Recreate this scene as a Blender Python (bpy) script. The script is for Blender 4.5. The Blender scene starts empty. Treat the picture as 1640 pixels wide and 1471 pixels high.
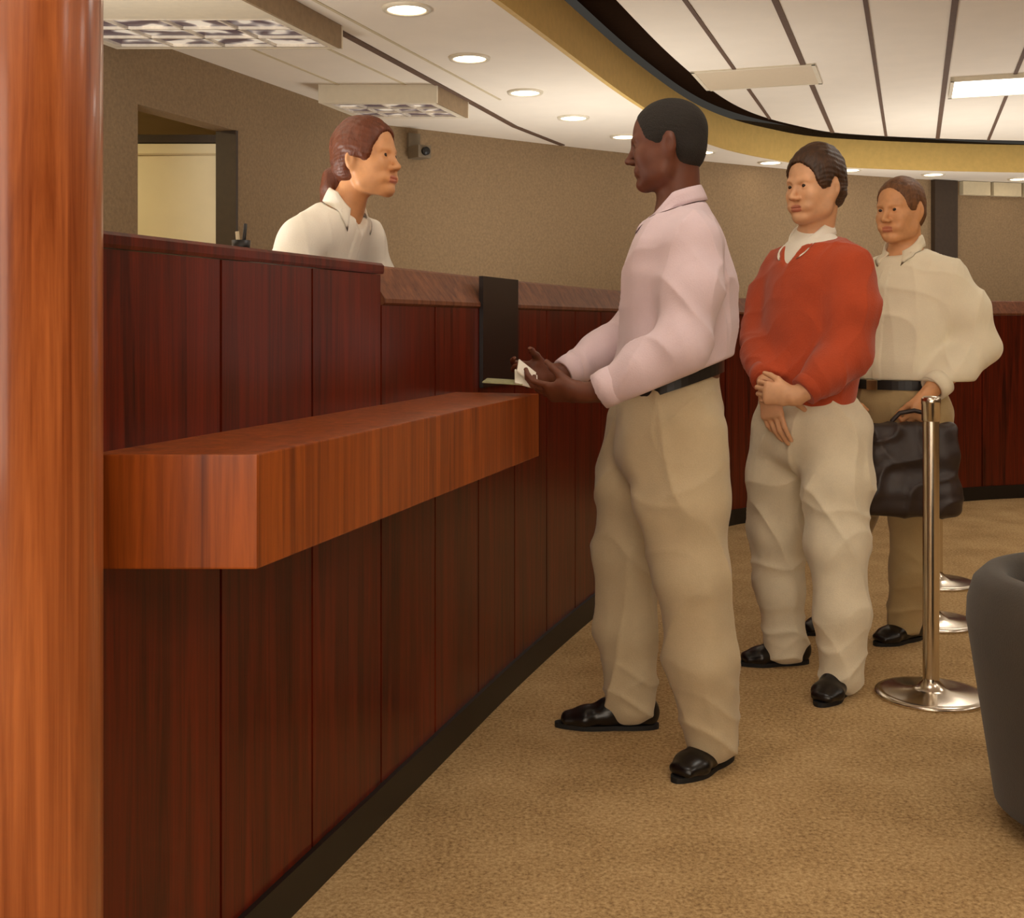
import bpy, math, random
import numpy as np
from mathutils import Vector, Matrix
from mathutils.bvhtree import BVHTree

# ------------------------------------------------------------------ camera, light, exposure
SC = bpy.context.scene
COL = SC.collection
cam_d = bpy.data.cameras.new('camera'); cam = bpy.data.objects.new('camera', cam_d); COL.objects.link(cam)
cam.location = (0, 0, 1.2); cam.rotation_euler = (math.pi/2, 0, 0)
cam_d.sensor_fit = 'HORIZONTAL'; cam_d.sensor_width = 36.0
cam_d.lens = 36.0*1900/1640; cam_d.shift_y = -(735.5-515)/1640
cam_d.clip_start = 0.05
SC.camera = cam
w = bpy.data.worlds.new('world'); SC.world = w; w.use_nodes = True
w.node_tree.nodes['Background'].inputs[0].default_value = (1.0, .9, .75, 1)
w.node_tree.nodes['Background'].inputs[1].default_value = 0.05
SC.view_settings.view_transform = 'Standard'; SC.view_settings.look = 'None'
SC.view_settings.gamma = 1.0; SC.view_settings.use_curve_mapping = False
SC.view_settings.exposure = -0.1
SC.cycles.use_denoising = True
SC.cycles.max_bounces = 8
LAMP = (1.0, .86, .66)
E_TROFFER, E_DOWN, E_LOUVER, E_OFFICE, E_FILL = 6.5, 10.0, 5.0, 22.0, 3.3
def fill_up(name, loc, size, watts):
    d = bpy.data.lights.new(name, 'AREA'); d.energy = watts; d.size = size; d.color = (1.0, .95, .88)
    o = bpy.data.objects.new(name, d); COL.objects.link(o); o.location = loc; o.rotation_euler = (math.pi, 0, 0)
# unseen fill lamps without fixtures, added to brighten the ceilings
fill_up('ceiling_fill', (.6, -1.2, 1.9), 1.0, 85); fill_up('ceiling_fill', (4.9, 3.0, 1.7), 1.2, 22)
fill_up('ceiling_fill', (4.6, 7.2, 1.6), 1.2, 10); fill_up('ceiling_fill', (-1.9, 3.2, 1.2), .8, 75); fill_up('ceiling_fill', (.6, 7.6, 1.0), 1.0, 32); fill_up('ceiling_fill', (3.6, 9.7, .9), 1.0, 42); fill_up('ceiling_fill', (6.2, 10.2, .9), 1.0, 34)
random.seed(7); RNG = np.random.RandomState(5)

# ------------------------------------------------------------------ materials
def lin(c):
    f = lambda v: v/12.92 if v <= .04045 else ((v+.055)/1.055)**2.4
    return tuple(f(x/255) for x in c)
class NT:
    def __init__(s, name):
        s.m = bpy.data.materials.new(name); s.m.use_nodes = True
        s.t = s.m.node_tree; s.n = s.t.nodes; s.b = s.n['Principled BSDF']
        s.tc = s.n.new('ShaderNodeTexCoord')
    def link(s, a, b): s.t.links.new(a, b)
    def noise(s, scale, sc=(1, 1, 1), detail=4, rough=.55, dist=0):
        mp = s.n.new('ShaderNodeMapping'); mp.inputs['Scale'].default_value = sc
        s.link(s.tc.outputs['Object'], mp.inputs['Vector'])
        n = s.n.new('ShaderNodeTexNoise'); n.inputs['Scale'].default_value = scale
        n.inputs['Detail'].default_value = detail; n.inputs['Roughness'].default_value = rough
        n.inputs['Distortion'].default_value = dist
        s.link(mp.outputs['Vector'], n.inputs['Vector']); return n.outputs['Fac']
    def ramp(s, fac, stops):
        r = s.n.new('ShaderNodeValToRGB'); e = r.color_ramp.elements
        while len(e) < len(stops): e.new(.5)
        for k, (p, c) in enumerate(stops): e[k].position = p; e[k].color = (*c, 1)
        s.link(fac, r.inputs['Fac']); return r.outputs['Color']
    def bump(s, fac, strength, dist=.01):
        b = s.n.new('ShaderNodeBump'); b.inputs['Strength'].default_value = strength; b.inputs['Distance'].default_value = dist
        s.link(fac, b.inputs['Height']); s.link(b.outputs['Normal'], s.b.inputs['Normal'])
    def set(s, **k):
        for a, v in k.items():
            a = a.replace('_', ' ')
            if a in s.b.inputs: s.b.inputs[a].default_value = v
        return s
def cmul(c, f): return tuple(min(1, x*f) for x in c)
def plain(name, rgb, rough=.6, metal=0, var=.12, scale=30, bump=0, **k):
    t = NT(name); c = lin(rgb)
    f = t.noise(scale)
    t.link(t.ramp(f, [(.3, cmul(c, 1-var)), (.7, cmul(c, 1+var))]), t.b.inputs['Base Color'])
    if bump: t.bump(f, bump)
    t.set(Roughness=rough, Metallic=metal, **k); return t.m
def wood(name, dark, light, rough, coat=.3, sc=(26, 26, 1.1)):
    t = NT(name); f = t.noise(1.0, sc, 6, .62, 1.2)
    g = t.noise(1.0, (sc[0]*7, sc[1]*7, sc[2]*4), 2, .5)
    mx = t.n.new('ShaderNodeMath'); mx.operation = 'MULTIPLY_ADD'; mx.inputs[1].default_value = .25
    t.link(g, mx.inputs[0]); t.link(f, mx.inputs[2])
    t.link(t.ramp(mx.outputs[0], [(.42, lin(dark)), (.8, lin(light))]), t.b.inputs['Base Color'])
    t.set(Roughness=rough); t.b.inputs['Specular IOR Level'].default_value = .35; t.b.inputs['Coat Weight'].default_value = coat; t.b.inputs['Coat Roughness'].default_value = .12
    return t.m
def emit(name, rgb, strength):
    t = NT(name); t.set(Roughness=.5)
    c = lin(rgb); t.b.inputs['Base Color'].default_value = (*c, 1)
    t.b.inputs['Emission Color'].default_value = (*c, 1); t.b.inputs['Emission Strength'].default_value = strength
    return t.m
def cloth(name, rgb, var=.08, bump=.25, rough=.9, weave=260):
    t = NT(name); c = lin(rgb); f = t.noise(weave, (1, 1, 1), 2); g = t.noise(9)
    mx = t.n.new('ShaderNodeMath'); mx.operation = 'MULTIPLY_ADD'; mx.inputs[1].default_value = .5
    t.link(f, mx.inputs[0]); t.link(g, mx.inputs[2])
    t.link(t.ramp(mx.outputs[0], [(.5, cmul(c, 1-var)), (1.0, cmul(c, 1+var))]), t.b.inputs['Base Color'])
    t.bump(f, bump, .003); t.set(Roughness=rough); t.b.inputs['Sheen Weight'].default_value = .15
    return t.m
def skin(name, rgb, rough=.5):
    t = NT(name); c = lin(rgb); f = t.noise(22)
    t.link(t.ramp(f, [(.3, cmul(c, .88)), (.7, cmul(c, 1.1))]), t.b.inputs['Base Color'])
    t.set(Roughness=rough); t.b.inputs['Subsurface Weight'].default_value = .08
    t.b.inputs['Subsurface Radius'].default_value = (.01, .004, .002); return t.m

M = {}
M['panel'] = wood('cherry_panel', (50, 11, 4), (112, 34, 12), .3, .07)
M['shelf'] = wood('shelf_wood', (104, 44, 10), (170, 84, 24), .38, .15)
M['cap'] = wood('counter_cap_wood', (84, 42, 22), (132, 80, 48), .55, .0)
M['column'] = wood('column_wood', (128, 60, 24), (186, 106, 56), .28, .5, (30, 30, .9))
M['black'] = plain('black_trim', (22, 17, 14), .45)
M['blackpanel'] = plain('black_panel', (26, 14, 10), .35)
M['wall'] = plain('brown_wallcovering', (142, 118, 88), .9, var=.16, scale=55, bump=.15)
M['officewall'] = plain('office_wall', (176, 156, 118), .9, var=.05)
M['ceil'] = plain('plaster_ceiling', (236, 227, 212), .9, var=.02, scale=5)
M['yellow'] = plain('mustard_fascia', (206, 172, 98), .7, var=.06, scale=20)
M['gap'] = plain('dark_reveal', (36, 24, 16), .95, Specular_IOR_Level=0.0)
M['joint'] = plain('brown_joint', (98, 74, 58), .8)
M['shadeside'] = plain('shaded_box_side', (150, 126, 96), .7)  # right face of the light boxes, its shade put into the colour
M['steel'] = plain('brushed_steel', (215, 205, 190), .2, 1.0, var=.04)
M['metalwhite'] = plain('white_metal', (222, 212, 190), .5, var=.03)
M['greymetal'] = plain('grey_plastic', (118, 104, 84), .6, var=.05)
M['troffer_on'] = emit('lit_diffuser', (255, 248, 236), E_TROFFER)
M['troffer_off'] = plain('unlit_diffuser', (214, 198, 172), .5, var=.02)
M['fillpane'] = emit('fill_pane', (255, 246, 232), E_FILL)
M['down'] = emit('downlight_lens', (255, 236, 205), E_DOWN)
t = NT('louver_cells'); f = t.noise(9.0, (1, 1, 1), 1, .4)
t.link(t.ramp(f, [(.46, lin((96, 78, 88))), (.54, lin((124, 104, 110))), (.60, lin((226, 214, 198)))]), t.b.inputs['Base Color'])
t.link(t.ramp(f, [(.46, (.02, .015, .02)), (.60, (.6, .56, .48))]), t.b.inputs['Emission Color']); t.b.inputs['Emission Strength'].default_value = .5; t.set(Roughness=.4); M['louver'] = t.m
M['blade'] = plain('louver_blade', (226, 216, 200), .4)
M['door'] = plain('cream_door', (240, 230, 200), .5, var=.03, scale=4)
M['darkbrown'] = plain('dark_brown_trim', (58, 44, 32), .6)
M['cream'] = plain('cream_valance', (206, 192, 160), .8, var=.04)
M['uphol'] = cloth('charcoal_upholstery', (62, 54, 44), .1)
M['leather'] = plain('dark_leather', (46, 33, 29), .45, var=.25, scale=14, bump=.3)
M['shoe'] = plain('black_leather', (20, 15, 13), .28, var=.1)
M['sole'] = plain('shoe_sole', (14, 11, 10), .7)
M['paper'] = plain('white_paper', (240, 234, 220), .7, var=.02)
M['slip'] = plain('green_grey_paper', (150, 148, 110), .7, var=.15, scale=60)
M['eye'] = plain('eye_white', (226, 214, 200), .25, var=.02)
M['iris'] = plain('iris_dark', (40, 24, 14), .2, var=.1)
M['buckle'] = plain('buckle_metal', (190, 176, 140), .3, 1.0)
t = NT('carpet'); f1 = t.noise(95, (1, 1, 1), 4, .75); f2 = t.noise(4, (1, 1, 1), 3)
a = t.n.new('ShaderNodeMath'); a.operation = 'MULTIPLY_ADD'; a.inputs[1].default_value = .3; t.link(f2, a.inputs[0]); t.link(f1, a.inputs[2])
t.link(t.ramp(a.outputs[0], [(.46, lin((132, 102, 66))), (.65, lin((184, 152, 106))), (.84, lin((214, 184, 138)))]), t.b.inputs['Base Color'])
t.bump(f1, .4, .006); t.set(Roughness=.95); t.b.inputs['Specular IOR Level'].default_value = .15; M['carpet'] = t.m

# ------------------------------------------------------------------ mesh helpers
def tag(o, label=None, cat=None, group=None, kind=None):
    if label: o['label'] = label
    if cat: o['category'] = cat
    if group: o['group'] = group
    if kind: o['kind'] = kind
    return o
def empty(name, loc, label, cat, group=None):
    o = bpy.data.objects.new(name, None); COL.objects.link(o); o.location = loc; o.empty_display_size = .1
    return tag(o, label, cat, group)
def link(name, me, mats, parent=None):
    o = bpy.data.objects.new(name, me); COL.objects.link(o)
    for m in (mats if isinstance(mats, (list, tuple)) else [mats]): me.materials.append(m)
    if parent: o.parent = parent
    return o
class MB:
    def __init__(s): s.v = []; s.f = []; s.sm = []
    def add(s, vs, fs, smooth=False):
        k = len(s.v); s.v += [tuple(map(float, p)) for p in vs]
        for f in fs: s.f.append(tuple(i+k for i in f)); s.sm.append(smooth)
        return s
    def box(s, lo, hi, ax=None, o=(0, 0, 0)):
        """box in the frame ax (3 vectors) with origin o"""
        ax = ax or (Vector((1, 0, 0)), Vector((0, 1, 0)), Vector((0, 0, 1))); o = Vector(o)
        vs = [o+ax[0]*x+ax[1]*y+ax[2]*z for x in (lo[0], hi[0]) for y in (lo[1], hi[1]) for z in (lo[2], hi[2])]
        return s.add(vs, [(0, 1, 3, 2), (4, 6, 7, 5), (0, 4, 5, 1), (2, 3, 7, 6), (0, 2, 6, 4), (1, 5, 7, 3)])
    def lathe(s, prof, c=(0, 0, 0), n=40, ang=(0, 2*math.pi)):
        full = abs(ang[1]-ang[0]-2*math.pi) < 1e-6; m = n if full else n+1
        vs = [(c[0]+r*math.cos(ang[0]+(ang[1]-ang[0])*i/n), c[1]+r*math.sin(ang[0]+(ang[1]-ang[0])*i/n), c[2]+z) for i in range(m) for r, z in prof]
        k = len(prof); fs = []
        for i in range(n):
            j = (i+1) % m
            for q in range(k-1): fs.append((i*k+q, j*k+q, j*k+q+1, i*k+q+1))
        return s.add(vs, fs, True)
    def sweep(s, prof, path, up=Vector((0, 0, 1)), closed=False, caps=True, smooth=True):
        """profile points (side, up) swept along path; side = horizontal normal (to the right of travel)"""
        n = len(path); k = len(prof); vs = []
        for i, p in enumerate(path):
            p = Vector(p); a = Vector(path[(i-1) % n if closed else max(i-1, 0)]); b = Vector(path[(i+1) % n if closed else min(i+1, n-1)])
            d = (b-a).normalized(); sd = d.cross(up).normalized(); u = sd.cross(d).normalized()
            q = prof[i] if isinstance(prof[0][0], (list, tuple)) else prof
            vs += [p+sd*x+u*y for x, y in q]
        if isinstance(prof[0][0], (list, tuple)): k = len(prof[0])
        fs = []
        for i in range(n if closed else n-1):
            j = (i+1) % n
            for q in range(k): fs.append((i*k+q, i*k+(q+1) % k, j*k+(q+1) % k, j*k+q))
        if caps and not closed:
            fs.append(tuple(range(k))[::-1]); fs.append(tuple((n-1)*k+q for q in range(k)))
        return s.add(vs, fs, smooth)
    def tube(s, path, r, n=10, closed=False):
        rr = r if isinstance(r, (list, tuple)) else [r]*len(path)
        up = Vector((0, 0, 1))
        d = (Vector(path[-1])-Vector(path[0]))
        if d.length > 0 and abs(d.normalized().z) > .9: up = Vector((0, 1, 0))
        return s.sweep([[(q*math.cos(2*math.pi*i/n), q*math.sin(2*math.pi*i/n)) for i in range(n)] for q in rr], path, up, closed)
    def build(s, name, mats, parent=None, bevel=0, off=None):
        me = bpy.data.meshes.new(name)
        vs = s.v if off is None else [(x-off[0], y-off[1], z-off[2]) for x, y, z in s.v]
        me.from_pydata(vs, [], s.f); me.polygons.foreach_set('use_smooth', s.sm)
        import bmesh
        bm = bmesh.new(); bm.from_mesh(me); bmesh.ops.recalc_face_normals(bm, faces=bm.faces)
        if bevel: bmesh.ops.bevel(bm, geom=[e for e in bm.edges if len(e.link_faces) == 2 and e.calc_face_angle(0) > .5], offset=bevel, segments=2, affect='EDGES', profile=.7)
        bm.to_mesh(me); bm.free()
        return link(name, me, mats, parent)
def struct(o): o['kind'] = 'structure'; return o
def resample(pts, step):
    """smooth (Catmull-Rom) plan path sampled at an even spacing"""
    P = [Vector((*p, 0)) for p in pts]; P = [P[0]*2-P[1]]+P+[P[-1]*2-P[-2]]; fine = []
    for i in range(1, len(P)-2):
        for q in range(40):
            t = q/40; a, b, c, d = P[i-1:i+3]
            fine.append(.5*((2*b)+(c-a)*t+(2*a-5*b+4*c-d)*t*t+(3*b-a-3*c+d)*t**3))
    fine.append(P[-2]); L = [0]
    for i in range(1, len(fine)): L.append(L[-1]+(fine[i]-fine[i-1]).length)
    n = max(1, round(L[-1]/step)); out = []; k = 0
    for i in range(n+1):
        d = L[-1]*i/n
        while k < len(L)-2 and L[k+1] < d: k += 1
        out.append(fine[k].lerp(fine[k+1], (d-L[k])/max(1e-9, L[k+1]-L[k])))
    return out
def offset(path, d):
    out = []
    for i, p in enumerate(path):
        t = (path[min(i+1, len(path)-1)]-path[max(i-1, 0)]).normalized(); out.append(p+Vector((t.y, -t.x, 0))*d)
    return out
def strip(mb, A, B, z0a, z0b=None, smooth=False):
    """a surface between two plan paths of equal length at heights z"""
    z0b = z0a if z0b is None else z0b; n = len(A)
    mb.add([(p.x, p.y, z0a) for p in A]+[(p.x, p.y, z0b) for p in B], [(i, i+1, n+i+1, n+i) for i in range(n-1)], smooth)
def slab(A, B, z0, z1):
    mb = MB(); n = len(A)
    vs = [(p.x, p.y, z0) for p in A]+[(p.x, p.y, z0) for p in B]+[(p.x, p.y, z1) for p in A]+[(p.x, p.y, z1) for p in B]
    fs = []
    for i in range(n-1):
        fs += [(i, i+1, n+i+1, n+i), (2*n+i, 3*n+i, 3*n+i+1, 2*n+i+1), (i, 2*n+i, 2*n+i+1, i+1), (n+i, n+i+1, 3*n+i+1, 3*n+i)]
    fs += [(0, n, 3*n, 2*n), (n-1, 3*n-1, 4*n-1, 2*n-1)]
    return mb.add(vs, fs)

# ------------------------------------------------------------------ the room
H1, H2 = 2.60, 2.85
mb = MB(); mb.box((-7, -4.5, -.1), (9, 13.5, 0)); struct(mb.build('floor', M['carpet']))
WL = lambda y: -1.93+.366*(y-5.6)
wl_dir = Vector((.366, 1, 0)).normalized(); wl_n = Vector((-wl_dir.y, wl_dir.x, 0)); zz = Vector((0, 0, 1))
def wl_box(mb, y0, y1, z0, z1, th=.12, n0=0):
    o = Vector((WL(y0), y0, 0)); L = (Vector((WL(y1), y1, 0))-o).length
    mb.box((0, n0, z0), (L, n0+th, z1), (wl_dir, wl_n, zz), o)
DY0, DY1, DZ = 5.84, 6.66, 2.27
mb = MB(); wl_box(mb, -4.0, DY0, 0, 3.0); wl_box(mb, DY0, DY1, DZ, 3.0); wl_box(mb, DY1, 8.47, 0, 3.0)
struct(mb.build('wall_left', M['wall']))
BW = resample([(-.88, 8.47), (.93, 9.85), (2.45, 10.85), (3.4, 11.4), (5.0, 12.0), (8.0, 12.6)], .3)
struct(slab(BW, offset(BW, -.12), 0, 3.0).build('wall_back', M['wall']))
mb = MB(); mb.box((8.0, -4.0, 0), (8.12, 12.7, 3.0)); struct(mb.build('wall_right', M['wall']))
mb = MB(); mb.box((-5.6, -4.12, 0), (8.12, -4.0, .25)); mb.box((-5.6, -4.12, 2.75), (8.12, -4.0, 3.0)); mb.box((-5.6, -4.12, .25), (-4.4, -4.0, 2.75)); mb.box((1.6, -4.12, .25), (8.12, -4.0, 2.75))
struct(mb.build('wall_rear', M['officewall']))
# glowing shop front windows added behind the viewer to light the hall
for q in range(4):
    x0 = -4.4+q*1.5; x1 = x0+1.5; mb = MB()
    for a, b in (((x0, .25), (x0+.05, 2.75)), ((x1-.05, .25), (x1, 2.75)), ((x0, .25), (x1, .31)), ((x0, 2.69), (x1, 2.75))): mb.box((a[0], -4.1, a[1]), (b[0], -4.02, b[1]))
    wn_ = struct(mb.build('fill_window_%d' % (q+1), M['darkbrown'])); mb = MB(); mb.box((x0+.05, -4.075, .31), (x1-.05, -4.06, 2.69)); mb.build('pane', M['fillpane'], wn_)

# office behind the opening in the left wall
mb = MB()
mb.box((-4.2, 5.0, 0), (-4.1, 9.0, 2.7)); mb.box((-4.2, 8.9, 0), (-.9, 9.0, 2.7)); mb.box((-4.2, 5.0, 0), (-2.3, 5.1, 2.7))
struct(mb.build('wall_office', M['officewall']))
mb = MB(); mb.add([(-4.2, 5.0, 2.5), (WL(5.0)-.13, 5.0, 2.5), (WL(8.47)-.13, 9.0, 2.5), (-4.2, 9.0, 2.5)], [(0, 1, 2, 3)])
struct(mb.build('ceiling_office', M['ceil']))
# door in the opening: dark frame on the far jamb, cream leaf standing open square to the camera
fr = MB(); fr.box((-2.55, 6.70, 2.21), (-1.55, 6.76, 2.255)); fr.box((-1.60, 6.70, 0), (-1.55, 6.76, 2.21))
oj = Vector((WL(DY1-.022), DY1-.022, 0)); fr.box((0, -.006, 0), (.022, .126, DZ), (wl_dir, wl_n, zz), oj)
dr = struct(fr.build('door_1', M['darkbrown']))
lf = MB(); lf.box((-2.5, 6.71, .01), (-1.605, 6.75, 2.205)); struct(lf.build('door_leaf', M['door'], dr))
ln = MB(); ln.box((-2.5, 6.70, 2.14), (-1.605, 6.711, 2.15)); struct(ln.build('door_top_rail', M['cream'], dr))
# ceilings, soffit and the curved mustard fascia
FA = [(-3.0, -3.15), (-1.2, 1.93), (0, 5.32), (.8, 7.58), (1.5, 9.2), (2.2, 10.15), (3.0, 10.72), (4.8, 11.1), (8.0, 11.3)]
FS = resample(FA, .12); nF = len(FS)
WP = resample([(-5.5, -4.0), (WL(1.93), 1.93), (WL(5.32), 5.32), (WL(7.2), 7.2), (WL(8.4), 8.4), (.93, 9.85), (2.45, 10.85), (5.0, 12.0), (8.0, 12.6)], .12)
def rs(path, n):
    idx = np.linspace(0, len(path)-1, n); out = []
    for x in idx:
        i = min(int(x), len(path)-2); out.append(path[i].lerp(path[i+1], x-i))
    return out
mb = MB(); W2 = offset(rs(WP, nF), -.1); strip(mb, FS, W2, H1); struct(mb.build('ceiling_soffit', M['ceil']))
struct(slab(FS, offset(FS, -.03), H1-.004, H2).build('trim_1', M['yellow']))
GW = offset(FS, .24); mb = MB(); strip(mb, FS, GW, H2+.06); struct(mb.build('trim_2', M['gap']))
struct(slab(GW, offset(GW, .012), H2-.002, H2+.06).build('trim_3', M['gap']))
RX = [Vector((8.2, p.y if p.x < 7.9 else p.y, 0)) for p in GW]
mb = MB(); strip(mb, GW, RX, H2); mb.add([(-3.2, -4.2, H2), (8.2, -4.2, H2), (8.2, GW[0].y, H2), (GW[0].x, GW[0].y, H2)], [(0, 1, 2, 3)])
mb.add([(-6, -4.2, H1), (-2.8, -4.2, H1), (FS[0].x, FS[0].y, H1), (W2[0].x-.5, FS[0].y, H1)], [(0, 1, 2, 3)])
struct(mb.build('ceiling', M['ceil']))
# the building grid runs along the left wall's direction
gu = Vector((.9466, -.3210, 0)); gv = Vector((.3210, .9466, 0))
# dark tile joints of the main ceiling: one trim strip per joint line, ending at the fascia gap
def gap_x(y):
    best = None
    for i in range(nF-1):
        a, b = GW[i], GW[i+1]
        if (a.y-y)*(b.y-y) <= 0 and abs(a.y-b.y) > 1e-9: best = a.x+(b.x-a.x)*(y-a.y)/(b.y-a.y)
    return best
JX0 = 1.328*0+(1328-820)/191.0; JY0 = 1900/191.0
k = 4
for j in range(-3, 7):
    p = Vector((JX0+.462*j, JY0, 0)); v1 = None
    # clip the line p + t*gv against the gap curve
    for q in range(600):
        tt = 6-q*.02; c = p+gv*tt; gx = gap_x(c.y)
        if c.y < 11 and gx is not None and c.x > gx+.02: v1 = tt; break
    if v1 is None: continue
    thick = .034 if j % 2 == 0 else .024
    mb = MB(); mb.box((-thick/2, -9, H2-.006), (thick/2, v1, H2+.004), (gu, gv, zz), p)
    struct(mb.build('trim_%d' % k, M['joint'])); k += 1
# line that divides the plain soffit from the tiled ceiling over the teller area
mb = MB(); mb.sweep([(-.02, -.008), (.02, -.008), (.02, .004), (-.02, .004)], [(-1.42, 3.8, H1), (-.828, 5.72, H1), (-.22, 7.7, H1), (.02, 8.5, H1), (.4, 9.4, H1)], smooth=False)
struct(mb.build('trim_%d' % k, M['joint'])); k += 1
for q in range(3):
    o = Vector((-1.5+.36*q, 5.6-.1*q, 0)); mb = MB(); mb.box((-.008, -.6, H1-.004), (.008, 2.2, H1+.002), (gu, gv, zz), o)
    struct(mb.build('trim_%d' % k, M['cream'])); k += 1
# dark pilaster and cream valance on the back wall
def wall_frame(x):
    i = min(range(len(BW)), key=lambda i: abs(BW[i].x-x)); i = max(1, min(len(BW)-2, i))
    t = (BW[i+1]-BW[i-1]).normalized(); s_ = (x-BW[i].x)/t.x
    return BW[i]+t*s_, t, Vector((t.y, -t.x, 0))
p, tdir, nrm = wall_frame(4.27)
mb = MB(); mb.box((-.14, 0, 0), (.14, .06, H1-.005), (tdir, nrm, zz), p); struct(mb.build('trim_%d' % k, M['darkbrown'])); k += 1
for q in range(6):
    p, tdir, nrm = wall_frame(4.61+.35*q)
    mb = MB(); mb.box((-.155, 0, 2.46), (.165, .07, H1-.005), (tdir, nrm, zz), p); struct(mb.build('trim_%d' % k, M['cream'])); k += 1

# ------------------------------------------------------------------ ceiling lights
def troffer(p, lit, label, hw=.42, hd=.33, dp=.03):
    e = empty('ceiling_light', (p[0], p[1], H2), label, 'ceiling light', 'panel lights in the main ceiling')
    fr = MB()
    for (a, b) in (((-hw, -hd), (hw, -hd+.025)), ((-hw, hd-.025), (hw, hd)), ((-hw, -hd), (-hw+.025, hd)), ((hw-.025, -hd), (hw, hd))):
        fr.box((a[0], a[1], -dp), (b[0], b[1], 0), (gu, gv, zz))
    fr.build('frame', M['metalwhite'], e)
    d = MB(); d.box((-hw+.02, -hd+.02, -dp*.7), (hw-.02, hd-.02, -dp*.4), (gu, gv, zz))
    d.build('diffuser', M['troffer_on'] if lit else M['troffer_off'], e)
c0 = Vector(((1518-820)/228, 1900/228, 0)); cL = c0+gu*.43
troffer(cL, True, 'bright lit panel light in the main ceiling at the right')
cD = Vector(((1214-820)/237, 1900/237, 0)); troffer(cD, False, 'unlit pale panel light in the main ceiling above the pink shirted man', .40, .33, .01)
for (i, j) in ((0, -3.4), (1.85, -3.4), (-.9, -6.2), (1.4, -6.2), (3.2, -5.6), (-.6, -9.6), (1.6, -9.6)):
    q = cL+gu*i*1.0+gv*j
    if q.x < -1.0 or q.x > 7.3: continue
    troffer(q, True, 'lit panel light in the main ceiling out toward the entrance')
dl = [(-.47, 5.3), (-.225, 6.29), (.08, 7.23), (.42, 8.13), (.85, 8.96), (1.57, 9.78), (2.27, 10.42), (3.11, 10.93), (4.0, 11.26), (4.97, 11.62)]
names = ['nearest', 'second', 'third', 'fourth', 'fifth', 'sixth', 'seventh', 'eighth', 'ninth', 'last']
ring = MB(); ring.lathe([(.085, -.004), (.088, -.012), (.108, -.012), (.112, 0)], n=32)
lens = MB(); lens.lathe([(.0001, -.009), (.087, -.007)], n=32)
dl0 = None
for i, (x, y) in enumerate(dl):
    lab = '%s round recessed downlight along the curved soffit, counting from the front' % names[i]
    if dl0 is None:
        dl0 = empty('downlight', (x, y, H1), lab, 'ceiling light', 'downlights along the soffit')
        ring.build('trim_ring', M['metalwhite'], dl0); lens.build('lens', M['down'], dl0)
        kids = list(dl0.children)
    else:
        c = dl0.copy(); COL.objects.link(c); c.location = (x, y, H1); c['label'] = lab
        for ch in kids:
            d = ch.copy(); COL.objects.link(d); d.parent = c
def louver_box(corner, wid, dep, zb, label, l0=.05):
    e = empty('louver_light', (corner[0], corner[1], H1), label, 'ceiling light', 'louvered light boxes over the teller area')
    lv = Vector((.3, .954, 0)); lu = Vector((1, 0, 0)); f = (lu, lv, zz); h = zb-H1
    mb = MB(); th = .015
    mb.box((-wid, 0, h), (0, th, -.001), f); mb.box((-wid, dep-th, h), (0, dep, -.001), f); mb.box((-wid, th, h), (-wid+th, dep-th, -.001), f)
    for a in (((-wid+th, th), (-th, l0)), ((-wid+th, dep-.05), (-th, dep-th)), ((-.05, l0), (-th, dep-.05)), ((-wid+th, l0), (-wid+.05, dep-.05))):
        mb.box((a[0][0], a[0][1], h+.001), (a[1][0], a[1][1], h+.01), f)
    mb.build('housing', M['metalwhite'], e)
    b = MB(); b.box((-th, th, h), (0, dep-th, -.001), f); b.build('side_panel', M['shadeside'], e)
    b = MB()
    for i in range(5):
        x = -wid+.05+(wid-.1)*i/4; b.box((x-.007, l0, h), (x+.007, dep-.05, h+.045), f)
    for i in range(4):
        y = l0+(dep-.05-l0)*i/3; b.box((-wid+.05, y-.007, h), (-.05, y+.007, h+.012), f)
    b.build('louver_grid', M['blade'], e)
    g = MB(); g.box((-wid+.03, l0-.02, h+.012), (-.03, dep-.03, h+.022), f); g.build('lamp_panel', M['louver'], e)
louver_box((-1.20, 4.35), 1.07, 1.33, 2.49, 'louvered ceiling light box nearest the wooden column', .76)
louver_box(((700-820)/271, 7.0), .7, .56, 2.49, 'louvered ceiling light box above the teller\'s head')
# lamp of the office behind the opening
of = empty('office_lamp', (-3.0, 6.0, 2.5), 'flush ceiling lamp in the office behind the opening', 'ceiling light')
a = MB(); a.lathe([(.0001, -.05), (.14, -.045), (.18, -.02), (.18, 0)], n=32); a.build('shade', emit('office_lamp_glass', (255, 232, 176), E_OFFICE*3), of)
a = MB(); a.lathe([(.18, -.012), (.2, -.012), (.2, 0)], n=32); a.build('rim', M['metalwhite'], of)

# ------------------------------------------------------------------ the teller counter
CP = [(-1.19-.308*.6, -.6), (-1.19+.308*.6, .6), (-.64, 1.784), (-.25, 3.06), (.042, 4.0), (.353, 4.89), (.72, 5.85), (1.13, 6.78), (1.62, 7.24), (2.3, 7.6), (3.05, 7.93), (3.43, 8.06), (4.4, 8.3), (5.6, 8.5), (7.2, 8.6)]
CPATH = resample(CP, .02)
L = [0.0]
for i in range(1, len(CPATH)): L.append(L[-1]+(CPATH[i]-CPATH[i-1]).length)
L = np.array(L)
def cpos(s): 
    i = int(np.clip(np.searchsorted(L, s)-1, 0, len(L)-2)); return CPATH[i].lerp(CPATH[i+1], (s-L[i])/(L[i+1]-L[i]))
def s_at_y(y): return float(L[min(range(len(CPATH)), key=lambda i: abs(CPATH[i].y-y))])
HT = 1.34
counter = empty('teller_counter', (0, 0, 0), 'long curved bank counter of dark red cherry wood panels', 'counter')
PITCH = .3655; s0 = s_at_y(2.16)
first = s0-math.floor(s0/PITCH)*PITCH
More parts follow.
